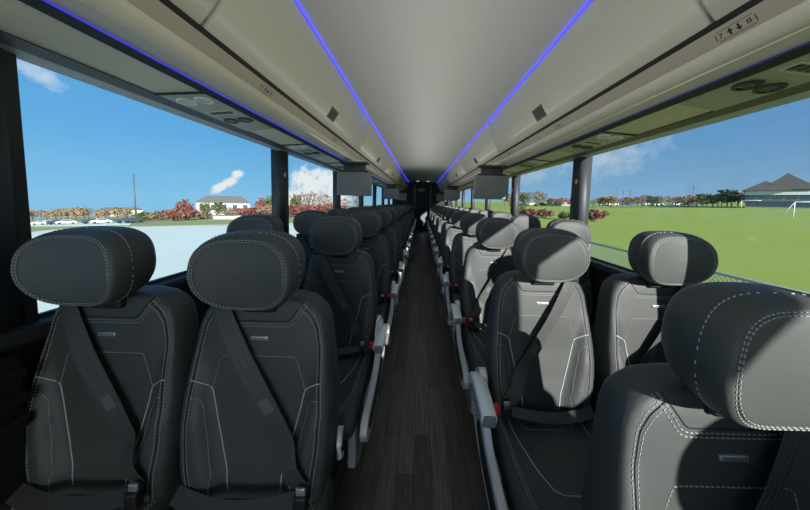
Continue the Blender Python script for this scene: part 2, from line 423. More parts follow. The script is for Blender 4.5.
# passenger service units in the underside panel
def oval(cx, cy, rx, ry, n=20): return [(cx+rx*math.cos(2*PI*i/n), cy+ry*math.sin(2*PI*i/n)) for i in range(n)]
def service_unit(s):
    """local frame: x outward towards the window (0..0.2), y along the bus, z up; underside is z=0"""
    root = empty('service_unit')
    tilt = (.412-.432)/.2
    def P(x, y, c): return (s*x, y, tilt*x-c)
    def plate(poly, c0, c1, name, m, parent=root, ring=None):
        mb = MB()
        if ring:
            n = len(poly); a = [P(x, y, c0) for x, y in poly]; b = [P(x, y, c1) for x, y in poly]
            ci = [P(x, y, c1) for x, y in ring]; di = [P(x, y, c0) for x, y in ring]
            mb.loft([a, b, ci, di], caps=(False, False))
        else: mb.loft([[P(x, y, c0) for x, y in poly], [P(x, y, c1) for x, y in poly]], smooth=False)
        return mb.build(name, m, parent)
    hp = [(.012, -.28), (.190, -.30), (.190, .30), (.030, .28)]
    plate(hp, -.004, .005, 'housing', UNIT)
    plate([(.008, -.288), (.192, -.308), (.192, -.298), (.010, -.280)], -.004, .007, 'end_gap', INK)
    for cx in (.065, .140):
        o = plate(oval(cx, -.215, .034, .040), .004, .010, 'reading_light', SILVERP, ring=oval(cx, -.215, .028, .034))
        plate(oval(cx, -.215, .028, .034), .004, .006, 'lens', LAMPG, o)
        o = plate(oval(cx, .075, .034, .040), .004, .011, 'air_vent', BLACKP, ring=oval(cx, .075, .024, .030))
        plate(oval(cx, .075, .024, .030), .004, .006, 'vent_core', INK, o)
        mb = MB()
        for q in (-.014, 0, .014):
            mb.loft([[P(cx-.022, .075+q-.002, .006), P(cx+.022, .075+q-.002, .006), P(cx+.022, .075+q+.002, .006), P(cx-.022, .075+q+.002, .006)],
                     [P(cx-.022, .075+q-.002, .010), P(cx+.022, .075+q-.002, .010), P(cx+.022, .075+q+.002, .010), P(cx-.022, .075+q+.002, .010)]], smooth=False)
        mb.build('vent_fin', GREYP, o)
    mb = MB()
    x0, x1, ya, yb = .045, .165, -.075, -.020
    for r in ((x0, x1, ya, ya+.005), (x0, x1, yb-.005, yb), (x0, x0+.005, ya, yb), (x1-.005, x1, ya, yb)):
        mb.loft([[P(r[0], r[2], .004), P(r[1], r[2], .004), P(r[1], r[3], .004), P(r[0], r[3], .004)], [P(r[0], r[2], .0065), P(r[1], r[2], .0065), P(r[1], r[3], .0065), P(r[0], r[3], .0065)]], smooth=False)
    bp_ = mb.build('button_frame', WHITEP, root)
    for j in range(4):
        xq = .055+j*.027
        plate([(xq, -.062), (xq+.018, -.062), (xq+.018, -.034), (xq, -.034)], .004, .0075, 'call_button', BLACKP)
    return root
for s, first in ((-1, 1.48), (1, .90)):
    side = 'left' if s < 0 else 'right'
    proto = service_unit(s); kids_of(proto)
    n = 11 if s < 0 else 12
    for i in range(n):
        r = proto if i == 0 else copy_tree(proto)
        r.location = (BX+s*.958, first+1.03*i, H(.4315))
        tag(r, 'grey overhead service unit with air vents and reading lights, %s along the %s windows' % (ordn[i], side), 'service unit', 'service units above the %s windows' % side)

# fold-down monitors
def monitor(s):
    root = empty('monitor')
    mb = MB(); mb.rbox(-.19, .19, -.02, .02, -.355, -.095, .008); mb.build('screen_housing', SCREEN, root)
    mb = MB(); mb.box(-.172, .172, -.0215, -.0195, -.337, -.115); mb.build('screen', GREYP, root)
    mb = MB(); mb.tube([(-.15, 0, -.09), (.15, 0, -.09)], .014, seg=10); mb.build('hinge', BLACKP, root)
    mb = MB(); mb.rbox(-.12, .12, -.012, .012, -.09, -.01, .005); mb.build('bracket', BLACKP, root)
    mb = MB(); mb.rbox(-.15, .15, -.06, .06, -.012, .012, .005); mb.build('mount_plate', BLACKP, root)
    return root
for s in (-1, 1):
    proto = monitor(s); kids_of(proto)
    for i, y in enumerate((3.12, 6.95, 10.6)):
        r = proto if i == 0 else copy_tree(proto)
        r.location = (BX+s*(.80 if s < 0 else .71), y, H(.405))
        tag(r, 'grey fold-down monitor hanging over the %s seats, %s from the camera' % ('left' if s < 0 else 'right', ordn[i]), 'monitor', 'fold-down monitors on the %s' % ('left' if s < 0 else 'right'))

# ceiling dome lamps at the rear
for i, x in enumerate((-.22, .22)):
    root = empty('dome_lamp', (BX+x, Y1-.8, H(.888)))
    mb = MB(); mb.loft([[(.09*math.cos(a*PI/10), .07*math.sin(a*PI/10), 0) for a in range(20)], [(.09*math.cos(a*PI/10), .07*math.sin(a*PI/10), -.012) for a in range(20)]]); mb.build('bezel', GREYP, root)
    mb = MB(); mb.loft([[(.07*math.cos(a*PI/10), .05*math.sin(a*PI/10), -.011) for a in range(20)], [(.06*math.cos(a*PI/10), .04*math.sin(a*PI/10), -.018) for a in range(20)]])
    mb.build('lens', mat('lamp_on_%d' % i, (.8, .8, .75), .4, emit=(1, .95, .8), estr=1.2), root)
    tag(root, 'small %s dome lamp on the ceiling at the very back' % ('left' if x < 0 else 'right'), 'lamp')

# ------------------------------------------------------------------ coach seat
# local frame: faces -y, x across, z up, origin on the floor; headrest front near y=0
def back_w(z):
    return interp([(.40, .200), (.50, .214), (.62, .226), (.74, .226), (.86, .212), (.96, .198), (.99, .187), (1.015, .172), (1.035, .145), (1.047, .10), (1.053, .03)], z)
def back_y(z):      # centre line of the front face
    return interp([(.40, .03), (.50, .035), (.60, .052), (.72, .066), (.86, .074), (1.00, .090), (1.04, .098), (1.07, .115)], z)
def bolster(s, z):
    a = abs(s); amp = interp([(.40, .018), (.55, .040), (.68, .042), (.80, .024), (.88, .012), (1.0, .004), (1.07, 0)], z)
    edge = interp([(.40, .44), (.50, .40), (.785, .66), (.90, .80), (1.07, .9)], z)
    t = max(0, min(1, (a-edge)/.22)); return amp*(t*t*(3-2*t))
def front_y(x, z):
    w = back_w(z); s = max(-1, min(1, x/w)); D = .055
    n = 5.0
    r = D*(1-(1-abs(s)**n)**(1/n))
    # shallow groove where the centre panel meets its surround
    return back_y(z)-bolster(s, z)+r
def make_back(parent):
    mb = MB(); rings = []
    zs = [.40+.02*i for i in range(30)][:-1]+[.98, .99, 1.0, 1.010, 1.020, 1.028, 1.035, 1.041, 1.046, 1.050, 1.053]
    for z in zs:
        w = back_w(z); ring = []; N = 28
        for i in range(N+1):
            t = -1+2*i/N; s = math.copysign(1-(1-abs(t))**1.5, t)
            ring.append((w*s, front_y(w*s, z), z))
        yb = .205+.03*(z-.4); k = max(.25, w/.2) if z > 1.0 else 1
        for i in range(13):
            a = PI*i/12; c = math.cos(a); sn = math.sin(a)
            yc = back_y(z)+.055; dep = (yb-yc)*min(1, k)
            ring.append((w*math.copysign(abs(c)**.5, c), yc+dep*sn**.5, z) if 0 < i < 12 else (w*c, yc+.002, z))
        rings.append(ring)
    mb.loft(rings, 0)
    def Y(x, z): return front_y(x, z)
    def line(pts, kind, n=10, k=3, both=True, off=.0):
        for sx in ((1, -1) if both else (1,)):
            p2 = smooth_poly([(sx*x, z) for x, z in pts], n, k)
            p3 = [(x, Y(x, z)-.0006, z) for x, z in p2]
            if kind == 'dash': mb.dashes(p3, mi=1)
            elif kind == 'pipe': mb.tube(p3, .0017, 2, 5)
            else: mb.tube(p3, .0014, 3, 4)
    # neck inset below the headrest
    line([(.135, 1.035), (.098, .975), (.085, .968), (-.085, .968), (-.098, .975), (-.135, 1.035)], 'dash', both=False)
    line([(.128, 1.035), (.091, .982), (.082, .976), (-.082, .976), (-.091, .982), (-.128, 1.035)], 'seam', both=False)
    line([(.143, 1.030), (.104, .968), (.088, .960), (-.088, .960), (-.104, .968), (-.143, 1.030)], 'dash', both=False)
    # double stitched outer seam
    for d, kd in ((0, 'dash'), (.006, 'seam'), (.012, 'dash')):
        line([(.130-d, 1.025-d*.6), (.158-d, 1.000-d*.6), (.177-d, .965-d*.3), (.189-d, .90), (.196-d, .80), (.202-d, .72), (.200-d, .62), (.190-d, .54), (.182-d, .47), (.178-d, .43)], kd)
    # centre panel and silver piping
    line([(.142, .770), (.118, .858), (.108, .870), (-.108, .870), (-.118, .858), (-.142, .770)], 'dash', both=False)
    line([(.196, .80), (.180, .795), (.142, .768), (.128, .70), (.100, .585), (.084, .53), (.080, .47)], 'pipe')
    line([(.190, .752), (.172, .748), (.160, .725), (.146, .66), (.128, .57), (.118, .53), (.122, .47)], 'dash')
    return mb.build('backrest', [LEATHER, THREAD, PIPING, SEAM], parent)
def hr_outline(n=64, e=3.0):
    out = []
    for i in range(n):
        a = 2*PI*i/n; c, s_ = math.cos(a), math.sin(a)
        x = math.copysign(abs(c)**(2/e), c); z = math.copysign(abs(s_)**(2/e), s_)
        if z < 0: x *= 1-.16*abs(z)**1.5
        else: x *= 1-.05*z
        out.append((x, z))
    return out
def hr_y(x, z, sc_):     # winged front face
    return -.030*(abs(x)/.15)**2.2+.012*(z/.1)**2*.6-.004
def make_headrest(parent):
    mb = MB(); O = hr_outline(); zc = 1.085
    rings = []
    prof = [(.02, 0, 0), (.3, 0, 0), (.55, 0, 0), (.78, 0, 0), (.845, .0008, 0), (.858, .003, 0), (.871, .001, 0), (.92, .003, 0), (.955, .010, .15), (.985, .022, .4), (1.0, .042, .75), (.995, .065, 1), (.97, .090, 1), (.92, .112, 1), (.84, .128, 1), (.6, .138, 1), (.3, .142, 1), (.02, .142, 1)]
    hw, hh = .147, .110
    for k, dy, flat in prof:
        ring = []
        for x, z in O:
            X, Z = x*hw*k, z*hh*k
            y = hr_y(X, Z, k)*(1-flat)+dy+(-.018*(abs(X)/.15)**2)*flat
            ring.append((X, y+.006, zc+Z+.12*dy*(1 if z > -2 else 0)))
        rings.append(ring)
    mb.loft(rings, 0)
    for k, dyy in ((.838, .0002), (.885, .0015)):
        pts = [(x*hw*k, hr_y(x*hw*k, z*hh*k, k)+.006+dyy-.0004, zc+z*hh*k) for x, z in O]; pts.append(pts[0])
        mb.dashes(pts, mi=1, L=.0055, gap=.004)
    pts = [(x*hw*.999, hr_y(x*hw*.999, z*hh, 1)*.25+.006+.042-.018*.75*(abs(x*hw)/.15)**2, zc+z*hh*1.003+.005) for x, z in O]; pts.append(pts[0])
    # side seam, stitches face outwards
    for a, b in zip(pts[:-1], pts[1:]):
        a, b = Vector(a), Vector(b); m = (a+b)/2; nn = Vector((m.x/.15**2, 0, (m.z-zc)/.1**2)).normalized()
        mb.dashes([a, b], mi=1, L=min(.0055, (b-a).length*.6), gap=1, nrm=nn)
    h = mb.build('headrest', [LEATHER2, THREAD], parent)
    mb = MB(); mb.rbox(-.05, .05, .075, .105, .95, 1.06, .01)
    mb.build('headrest_post', BLACKP, parent)
    return h
def cush_top(x, y):
    s = abs(x)/.222
    z = interp([(-.47, .425), (-.44, .455), (-.38, .472), (-.2, .468), (0, .462), (.10, .46)], y)
    t = max(0, min(1, (s-.6)/.25)); z += .014*t*t*(3-2*t)
    return z-.05*(1-(max(0, 1-min(1, s)**6))**(1/6))
def make_cushion(parent):
    mb = MB(); rings = []
    ys = [-.478, -.474, -.466, -.455, -.44, -.42, -.40, -.36, -.3, -.24, -.18, -.12, -.06, 0, .06, .10]
    for y in ys:
        k = {-.478: .35, -.474: .62, -.466: .8, -.455: .91, -.44: .97}.get(y, 1)
        ring = []; zb = .335
        for i in range(25):
            t = -1+i/12; s = math.copysign(1-(1-abs(t))**1.5, t)
            ztop = cush_top(.222*s, y); zm = .40
            ring.append((.222*s*(.9+.1*k), y, zm+(ztop-zm)*k))
        for i in range(1, 12):
            a = PI*i/12
            c = math.cos(a); ring.append((.222*(.9+.1*k)*math.copysign(abs(c)**.4, c), y, .40-(.40-zb)*k*math.sin(a)**.4))
        rings.append(ring)
    mb.loft(rings, 0)
    def L(pts, kind, both=True):
        for sx in ((1, -1) if both else (1,)):
            p2 = smooth_poly([(sx*x, y) for x, y in pts], 10, 3); p3 = [(x, y, cush_top(x, y)+.0008) for x, y in p2]
            if kind == 'dash': mb.dashes(p3, mi=1, nrm=Vector((0, 0, 1)))
            else: mb.tube(p3, .0017, 2, 5)
    L([(.150, .01), (.150, -.08), (.120, -.24), (.095, -.30), (.07, -.315), (-.07, -.315), (-.095, -.30), (-.120, -.24), (-.150, -.08), (-.150, .01)], 'pipe', False)
    L([(.192, .01), (.194, -.2), (.190, -.36), (.170, -.43), (.12, -.452), (-.12, -.452), (-.17, -.43), (-.19, -.36), (-.194, -.2), (-.192, .01)], 'dash', False)
    L([(.184, .01), (.186, -.2), (.182, -.355), (.162, -.42), (.12, -.441), (-.12, -.441), (-.162, -.42), (-.182, -.355), (-.186, -.2), (-.184, .01)], 'dash', False)
    L([(.11, .01), (.10, -.05), (-.10, -.05), (-.11, .01)], 'dash', False)
    return mb.build('seat_cushion', [LEATHER, THREAD, PIPING], parent)
def ribbon(mb, pts, w, wdir, nrm, th=.0014, mi=0):
    """flat webbing along pts: wdir across, nrm off the surface"""
    rings = []
    for i, p in enumerate(pts):
        p = Vector(p); W = wdir[i] if isinstance(wdir, list) else wdir; n_ = nrm[i] if isinstance(nrm, list) else nrm
        W = Vector(W).normalized()*w/2; n_ = Vector(n_).normalized()*th
        rings.append([p-W, p+W, p+W+n_, p-W+n_])
    mb.loft(rings, mi, smooth=False)
def make_belt(parent, s):
    """s=+1: aisle side is +x (left-hand seats); shoulder anchor on the other side"""
    xa, za, xb, zb = -s*.125, 1.030, s*.160, .520
    mb = MB(); pts = []; N = 26
    dx, dz = xb-xa, zb-za
    for i in range(N+1):
        t = i/N; x = xa+dx*t; z = za+dz*t
        y = min(front_y(max(-.2, min(.2, x+q)), z+r) for q in (-.02, 0, .02) for r in (-.01, .01))-.005-.022*math.sin(PI*t)**.7
        pts.append((x, y, z))
    W = Vector((-dz, 0, dx)).normalized()
    W = [Vector((W.x, .25*math.sin(PI*i/N*1.4), W.z)) for i in range(N+1)]
    ribbon(mb, pts, .056, W, (0, -1, 0))
    # edge ribs woven along the webbing
    for off in (-.025, -.009, .009, .025):
        mb.tube([Vector(p)+w.normalized()*off+Vector((0, -.0014, 0)) for p, w in zip(pts, W)], .0011, 0, 4)
    # top slot guide
    b = mb.build('shoulder_belt', WEB, parent)
    mb = MB(); mb.rbox(xa-.032, xa+.032, pts[0][1]-.006, pts[0][1]+.02, za-.008, za+.012, .004); mb.build('belt_guide', BLACKP, parent)
    mb = MB(); t0 = pts[int(N*.62)]; 
    p1 = [Vector(pts[j])+Vector((0, -.0022, 0)) for j in (14, 15, 16)]
    ribbon(mb, p1, .03, W[15], (0, -1, 0), th=.0006); lb = mb.build('belt_label', LABELM, b)
    # lap belt over the crease of the cushion
    mb = MB(); lp = []
    for i in range(17):
        t = i/16; x = s*.165-s*.365*t; lp.append((x, -.012-.030*math.sin(PI*t), max(.482, cush_top(x, -.02)+.006)+.006+.010*(1-math.sin(PI*t))))
    ribbon(mb, lp, .044, Vector((0, .93, .45)), Vector((0, -.45, .93)))
    for off in (-.019, .019): mb.tube([Vector(p)+Vector((0, .93, .45))*off for p in lp], .0013, 0, 4)
    mb.build('lap_belt', WEB, parent)
    # tongue and buckle
    mb = MB(); mb.rbox(s*.168-.018, s*.168+.018, -.040, -.014, .475, .525, .005); bk = mb.build('buckle', BLACKP, parent)
    mb = MB(); mb.rbox(s*.168-.013, s*.168+.013, -.030, -.022, .52, .545, .002); mb.build('tongue', SILVER, bk)
def make_badge(parent):
    mb = MB(); y = front_y(0, .925)
    mb.rbox(-.027, .027, y-.0045, y+.002, .919, .931, .002)
    b = mb.build('badge', SILVER, parent)
    mb = MB()
    for i in range(9):
        x = -.0205+i*.0051; mb.box(x-.0014, x+.0014, y-.0051, y-.0043, .9225, .9275)
    mb.build('badge_lettering', GREYP, b)
def make_base(parent):
    mb = MB(); mb.rbox(-.205, .205, -.40, .16, .29, .34, .012); mb.build('seat_frame', BLACKP, parent)
def make_aisle_hardware(parent, s, arm=True):
    """everything on the aisle side: armrest, side panel, pedestal leg"""
    if not arm:
        mb = MB(); x = s*.236; mb.tube([(x, .13, .60), (x+s*.006, .09, .57), (x+s*.004, .10, .52), (x, .14, .49)], .010, seg=8); mb.build('recline_lever', SILVERP, parent)
        return make_leg(parent, s)
    x = s*.262
    # side panel: a curved silver blade that follows the cushion, with a dark inset
    out = smooth_poly([(.10, .60), (.155, .50), (.12, .40), (0, .335), (-.20, .285), (-.34, .27), (-.43, .29), (-.455, .345), (-.42, .39), (-.30, .40), (-.12, .43), (-.03, .52), (-.01, .62), (.04, .655), (.10, .60)], 5, 2)
    mb = MB()
    mb.loft([[(x-.012, y, z) for y, z in out], [(x-.016, y, z) for y, z in out], [(x+.016, y, z) for y, z in out], [(x+.012, y, z) for y, z in out]], smooth=False)
    sp = mb.build('side_panel', SILVERP, parent)
    mb = MB(); ins = smooth_poly([(.02, .40), (-.08, .335), (-.30, .30), (-.38, .31), (-.38, .355), (-.26, .365), (-.08, .405), (.0, .45), (.02, .40)], 4, 1)
    mb.loft([[(x-.018, y, z) for y, z in ins], [(x+.018, y, z) for y, z in ins]], smooth=False); mb.build('dark_inset', BLACKP, sp)
    x = s*.285
    # armrest: pivot hub and a flat arched arm
    mb = MB(); c = []
    arc = smooth_poly([(.075, .500), (.085, .560), (.058, .600), (.01, .616), (-.07, .616), (-.145, .606), (-.195, .595)], 5, 2)
    rings = []
    for i, (y, z) in enumerate(arc):
        a = arc[max(0, i-1)]; b = arc[min(len(arc)-1, i+1)]; t = Vector((0, b[0]-a[0], b[1]-a[1])).normalized(); n_ = Vector((0, -t.z, t.y))
        if n_.z < 0 and i > len(arc)*.35: n_ = -n_
        w = .023+.004*min(1, i/8); th = .017
        p = Vector((x, y, z)); X = Vector((1, 0, 0))
        n2 = Vector((0, t.z, -t.y))
        rings.append([p+X*w*cx+n2*th*cz for cx, cz in ((-1, -.6), (-.8, -1), (.8, -1), (1, -.6), (1, .6), (.8, 1), (-.8, 1), (-1, .6))])
    mb.loft(rings, 0); ar = mb.build('armrest', ARMM, parent)
    mb = MB()
    mb.loft([[(x+dx, .055+.034*math.cos(2*PI*i/20), .525+.034*math.sin(2*PI*i/20)) for i in range(20)] for dx in (-.024, .024)], smooth=False); mb.build('pivot', GREYP, ar)
    mb = MB(); y, z = arc[-1]; mb.rbox(x-.022, x+.022, y-.010, y+.004, z-.020, z+.018, .004); mb.build('end_cap', GREYP, ar)
    # red buckle stalk seen beside the arm
    mb = MB(); mb.tube([(s*.225, -.02, .43), (s*.228, -.06, .52), (s*.228, -.075, .54)], .008, seg=6); st = mb.build('buckle_stalk', BLACKP, parent)
    mb = MB(); mb.rbox(s*.228-.010, s*.228+.010, -.090, -.070, .535, .572, .004); mb.build('red_button', RED, st)
    make_leg(parent, s)
def make_leg(parent, s):
    # pedestal leg
    mb = MB(); xl = s*.18
    pr = smooth_poly([(.03, .31), (.0, .22), (.02, .12), (.08, .0), (.17, .0), (.12, .12), (.12, .24), (.14, .31), (.03, .31)], 4, 1)
    mb.loft([[(xl-.025, y, z) for y, z in pr], [(xl+.025, y, z) for y, z in pr]], smooth=False)
    mb.build('pedestal', SILVERP, parent)
    mb = MB(); mb.rbox(xl-.03, xl+.03, -.30, .20, 0, .022, .004); mb.build('foot_rail', GREYP, parent)
    mb = MB(); mb.rbox(xl-.018, xl+.018, -.32, -.27, .0, .30, .006); mb.build('front_leg', SILVERP, parent)
def make_window_hardware(parent, s):
    mb = MB(); xl = s*-.10; mb.rbox(xl-.03, xl+.03, -.05, .10, 0, .31, .008); mb.build('pedestal', GREYP, parent)
HEAD = BACK = CUSH = None
def make_seat(s, aisle, arm=True):
    global HEAD, BACK, CUSH, OFF
    root = empty('coach_seat')
    OFF = -.055
    if BACK is None:
        BACK = make_back(root); OFF = -.075; CUSH = make_cushion(root); OFF = 0.0; HEAD = make_headrest(root); OFF = -.055
    else:
        for n_, src in (('backrest', BACK), ('headrest', HEAD), ('seat_cushion', CUSH)):
            o = src.copy(); COL.objects.link(o); o.parent = root
        o = HPOST.copy(); COL.objects.link(o); o.parent = root
    make_badge(root); make_base(root); make_belt(root, s)
    if aisle: make_aisle_hardware(root, s, arm)
    else: make_window_hardware(root, s)
    OFF = 0.0
    return root
protos = {}
for s, a in ((1, True), (1, False), (-1, True), (-1, False)):
    r = make_seat(s, a)
    if not protos:
        HPOST = [o for o in bpy.data.objects if o.name == 'headrest_post'][0]
    protos[(s, a)] = r
NOARM = make_seat(1, True, False)
kids_of(None)
used = set()
# s=+1 means the seats left of the aisle (their aisle side is +x)
LX, LW, RXA, RXW = -.485, -.955, .545, 1.055
row_l = [.75+.83*i for i in range(14)]
row_r = [.415]+[1.12+.83*i for i in range(13)]
for s, rows in ((1, row_l), (-1, row_r)):
    side = 'left' if s > 0 else 'right'
    for i, y in enumerate(rows):
        for aisle in (True, False):
            if s < 0 and i == 0 and not aisle: continue       # outside the frame
            key = (s, aisle); src = protos[key]
            if s > 0 and i == 0 and aisle: r = NOARM
            else:
                r = src if key not in used else copy_tree(src)
                used.add(key)
            lowz = -.038 if (s < 0 and i == 0) else 0
            r.location = ((LX if aisle else LW) if s > 0 else ((.605 if i == 0 else RXA) if aisle else RXW), y, lowz)
            where = 'next to the aisle' if aisle else 'by the window'
            if i == 0: lab = 'closest black leather coach seat %s on the %s side' % (where, side)
            else: lab = 'black leather coach seat %s, %s row from the camera on the %s' % (where, ordn[i] if i < 13 else 'last', side)
            if s < 0 and i == 0 and aisle: lab = 'black leather seat cut off by the lower right corner, closest to the camera'
            tag(r, lab, 'seat', 'coach seats on the %s side' % side)

# the rows of the right side that stand in front of the camera (they shade the ones in view)
for j, y in enumerate((-.42, -1.25, -2.08)):
    for aisle in (True, False):
        r = copy_tree(protos[(-1, aisle)]); r.location = (RXA if aisle else RXW, y, 0)
        tag(r, 'leather coach seat %s, %s row ahead of the camera on the right' % ('next to the aisle' if aisle else 'by the window', ('first', 'second', 'third')[j]), 'seat', 'coach seats on the right side')

# dark side console by the nearest left window (seat end trim with moulded ribs)
root = empty('side_console', (BX-WX+.01, .98, 0)); tag(root, 'black moulded wall console with ribs beneath the nearest left window', 'console')
mb = MB(); mb.rbox(0, .045, -.48, -.205, .30, .84, .015); mb.build('housing', BLACKP, root)
for z in (.80, .73, .66):
    mb = MB(); mb.rbox(.02, .065, -.475, -.21, z-.035, z, .010); mb.build('rib', BLACKP, root)

# ------------------------------------------------------------------ outdoors
def ground_mat():
    """one continuous land surface: concrete lot on the left, mown field on the right"""
    m = bpy.data.materials.new('mown_grass'); m.use_nodes = True; nt = m.node_tree; b = nt.nodes['Principled BSDF']; N = nt.nodes.new; L = nt.links.new
    tc = N('ShaderNodeTexCoord'); n1 = N('ShaderNodeTexNoise'); n1.inputs['Scale'].default_value = .06; n1.inputs['Detail'].default_value = 8
    n2 = N('ShaderNodeTexNoise'); n2.inputs['Scale'].default_value = 9; n2.inputs['Detail'].default_value = 8
    L(tc.outputs['Object'], n1.inputs['Vector']); L(tc.outputs['Object'], n2.inputs['Vector'])
    mx = N('ShaderNodeMix'); mx.data_type = 'RGBA'; mx.inputs[6].default_value = (.26, .33, .05, 1); mx.inputs[7].default_value = (.38, .44, .10, 1)
    ad = N('ShaderNodeMath'); ad.operation = 'MULTIPLY_ADD'; ad.inputs[1].default_value = .5; L(n2.outputs['Fac'], ad.inputs[0])
    hf = N('ShaderNodeMath'); hf.operation = 'MULTIPLY'; hf.inputs[1].default_value = .6; L(n1.outputs['Fac'], hf.inputs[0]); L(hf.outputs[0], ad.inputs[2])
    L(ad.outputs[0], mx.inputs[0]); L(mx.outputs[2], b.inputs['Base Color']); b.inputs['Roughness'].default_value = .9; b.inputs['Specular IOR Level'].default_value = .1
    return m
GRASS = ground_mat()
DRY = mat('dry_grass', (.36, .38, .16), .9, spec=.1, var=.25, vscale=.3)
CONC = mat('pale_concrete', (.76, .83, .70), .85, spec=.2, var=.06, vscale=.25)
def land(name, pts, m, lift=0.0, th=.3):
    mb = MB(); a = [(x, y, ground_z(x)+lift) for x, y in pts]; b = [(x, y, ground_z(x)-th) for x, y in pts]
    mb.loft([b, a], smooth=False); return structure(mb.build(name, m))
land('field', [(0, -300), (1200, -300), (1200, 1500), (0, 1500)], GRASS)
land('meadow', [(-700, -300), (0, -300), (0, 1500), (-700, 1500)], DRY)
gl = [at(px, py) for px, py in ((-400, 228), (60, 229), (150, 227), (240, 226), (300, 224), (340, 222))]
land('lot_strip', [(0, -60), (1.9, -60), (1.9, 60), (0, 60)], CONC, .03)
land('parking_lot', [(-200, -60), (0, -60), (0, 60)]+[(p.x, p.y) for p in reversed(gl)], CONC, .03)
v1 = [at(px, py) for px, py in ((-60, 226.5), (60, 227), (150, 226.5), (300, 223), (380, 219))]; v0 = [at(px, py) for px, py in ((400, 216), (300, 217), (200, 218), (100, 219.5), (60, 220.5), (-60, 222))]
land('verge', [(p.x, p.y) for p in v1+v0], DRY, .06)
v1 = [at(px, py) for px, py in ((20, 226.4), (60, 226.4), (130, 225.2))]; v0 = [at(px, py) for px, py in ((132, 222.5), (60, 222.8), (20, 223.5))]
land('far_lot', [(p.x, p.y) for p in v1+v0], CONC, .10)

# foliage clumps
def crown(name, cols, n, rx, rz, leaf, base_z, seed, twig=0):
    rnd = random.Random(seed); mb = MB()
    for i in range(n):
        while True:
            p = Vector((rnd.uniform(-1, 1), rnd.uniform(-1, 1), rnd.uniform(-1, 1)))
            if p.length < 1 and p.length > .35: break
        q = noise.noise(p*1.7+Vector((seed, 0, 0))); p *= .82+.45*q
        c = Vector((p.x*rx, p.y*rx, base_z+rz+p.z*rz))
        a = Vector((rnd.gauss(0, 1), rnd.gauss(0, 1), rnd.gauss(0, 1))).normalized(); b_ = a.orthogonal().normalized(); l = leaf*rnd.uniform(.6, 1.4)
        t = a.cross(b_)
        mb.add([c+b_*l, c+t*l*.7, c-b_*l, c-t*l*.7, c+a*l*.35], [(0, 1, 4), (1, 2, 4), (2, 3, 4), (3, 0, 4)], rnd.randrange(len(cols)))
    return mb, cols
def leafm(n, c): return mat(n, c, .8, spec=.1)
G_ = [leafm('leaf_green_a', (.085, .12, .035)), leafm('leaf_green_b', (.13, .16, .05)), leafm('leaf_green_c', (.055, .08, .03))]
O_ = [leafm('leaf_amber_a', (.30, .20, .11)), leafm('leaf_amber_b', (.36, .27, .16)), leafm('leaf_amber_c', (.24, .18, .11))]
R_ = [leafm('leaf_red_a', (.22, .055, .05)), leafm('leaf_red_b', (.17, .065, .05)), leafm('leaf_red_c', (.26, .12, .09))]
B_ = [leafm('leaf_brown_a', (.20, .15, .11)), leafm('leaf_brown_b', (.27, .20, .15)), leafm('leaf_brown_c', (.16, .125, .09))]
BARK = mat('bark', (.10, .08, .065), .9)
def tree_proto(cols, n, rx, rz, leaf, bz, seed, trunk=True):
    root = empty('tree' if trunk else 'shrub'); mb, c = crown('crown', cols, n, rx, rz, leaf, bz, seed)
    mb.build('foliage', c, root)
    mb = MB()
    rnd = random.Random(seed)
    if trunk:
        mb.tube([(0, 0, -.3), (0, 0, bz+rz)], [.16, .07], seg=6)
        for k in range(9):
            a = k*2.4; z0 = bz*(.7)+rz*.12*k; mb.tube([(0, 0, z0), (math.cos(a)*rx*.7, math.sin(a)*rx*.7, z0+rz*.7)], [.05, .015], seg=4)
    else:
        for k in range(8):
            a = k*2.4; mb.tube([(0, 0, -.2), (math.cos(a)*rx*.6, math.sin(a)*rx*.6, bz+rz*1.3)], [.04, .012], seg=4)
    mb.build('trunk' if trunk else 'stem', BARK, root)
    return root
TP = {'green': tree_proto(G_, 420, 2.6, 2.6, .38, 1.2, 3), 'amber': tree_proto(O_, 340, 2.8, 2.5, .36, 1.3, 5), 'red': tree_proto(R_, 340, 2.4, 2.3, .34, 1.0, 8), 'brown': tree_proto(B_, 200, 2.7, 3.0, .24, 1.4, 9),
      'redshrub': tree_proto(R_+B_[:1], 380, 1.6, .95, .20, .05, 11, False), 'brownshrub': tree_proto(B_+O_[:1], 300, 1.7, 1.0, .18, .05, 12, False), 'greenshrub': tree_proto(G_, 300, 1.5, 1.0, .22, .05, 13, False)}
kids_of(None); tused = set()
desc = {'green': 'green leafy tree', 'amber': 'amber autumn tree', 'red': 'red autumn tree', 'brown': 'thin brown half-bare tree', 'redshrub': 'red autumn shrub', 'brownshrub': 'brown straggly shrub', 'greenshrub': 'low green shrub'}
def plant(kind, px, py_base, py_top, label, group, wide=1.0):
    """stand a plant where the photo shows its foot"""
    p = at(px, py_base); dist = math.hypot(p.x, p.y)
    nat = {'green': 6.2, 'amber': 6.1, 'red': 5.4, 'brown': 7.2}.get(kind, 2.0)
    # height from the picture
    d = -(RX.transposed() @ (p-Vector((0, 0, ZC)))).z
    hgt = (py_base-py_top)*d/F
    src = TP[kind]; r = src if kind not in tused else copy_tree(src); tused.add(kind)
    r.location = p; k = hgt/nat; r.scale = (k*wide, k*wide, k); r.rotation_euler = (0, 0, random.uniform(0, 6))
    tag(r, label, 'tree' if kind in nat_t else 'shrub', group)
nat_t = ('green', 'amber', 'red', 'brown')
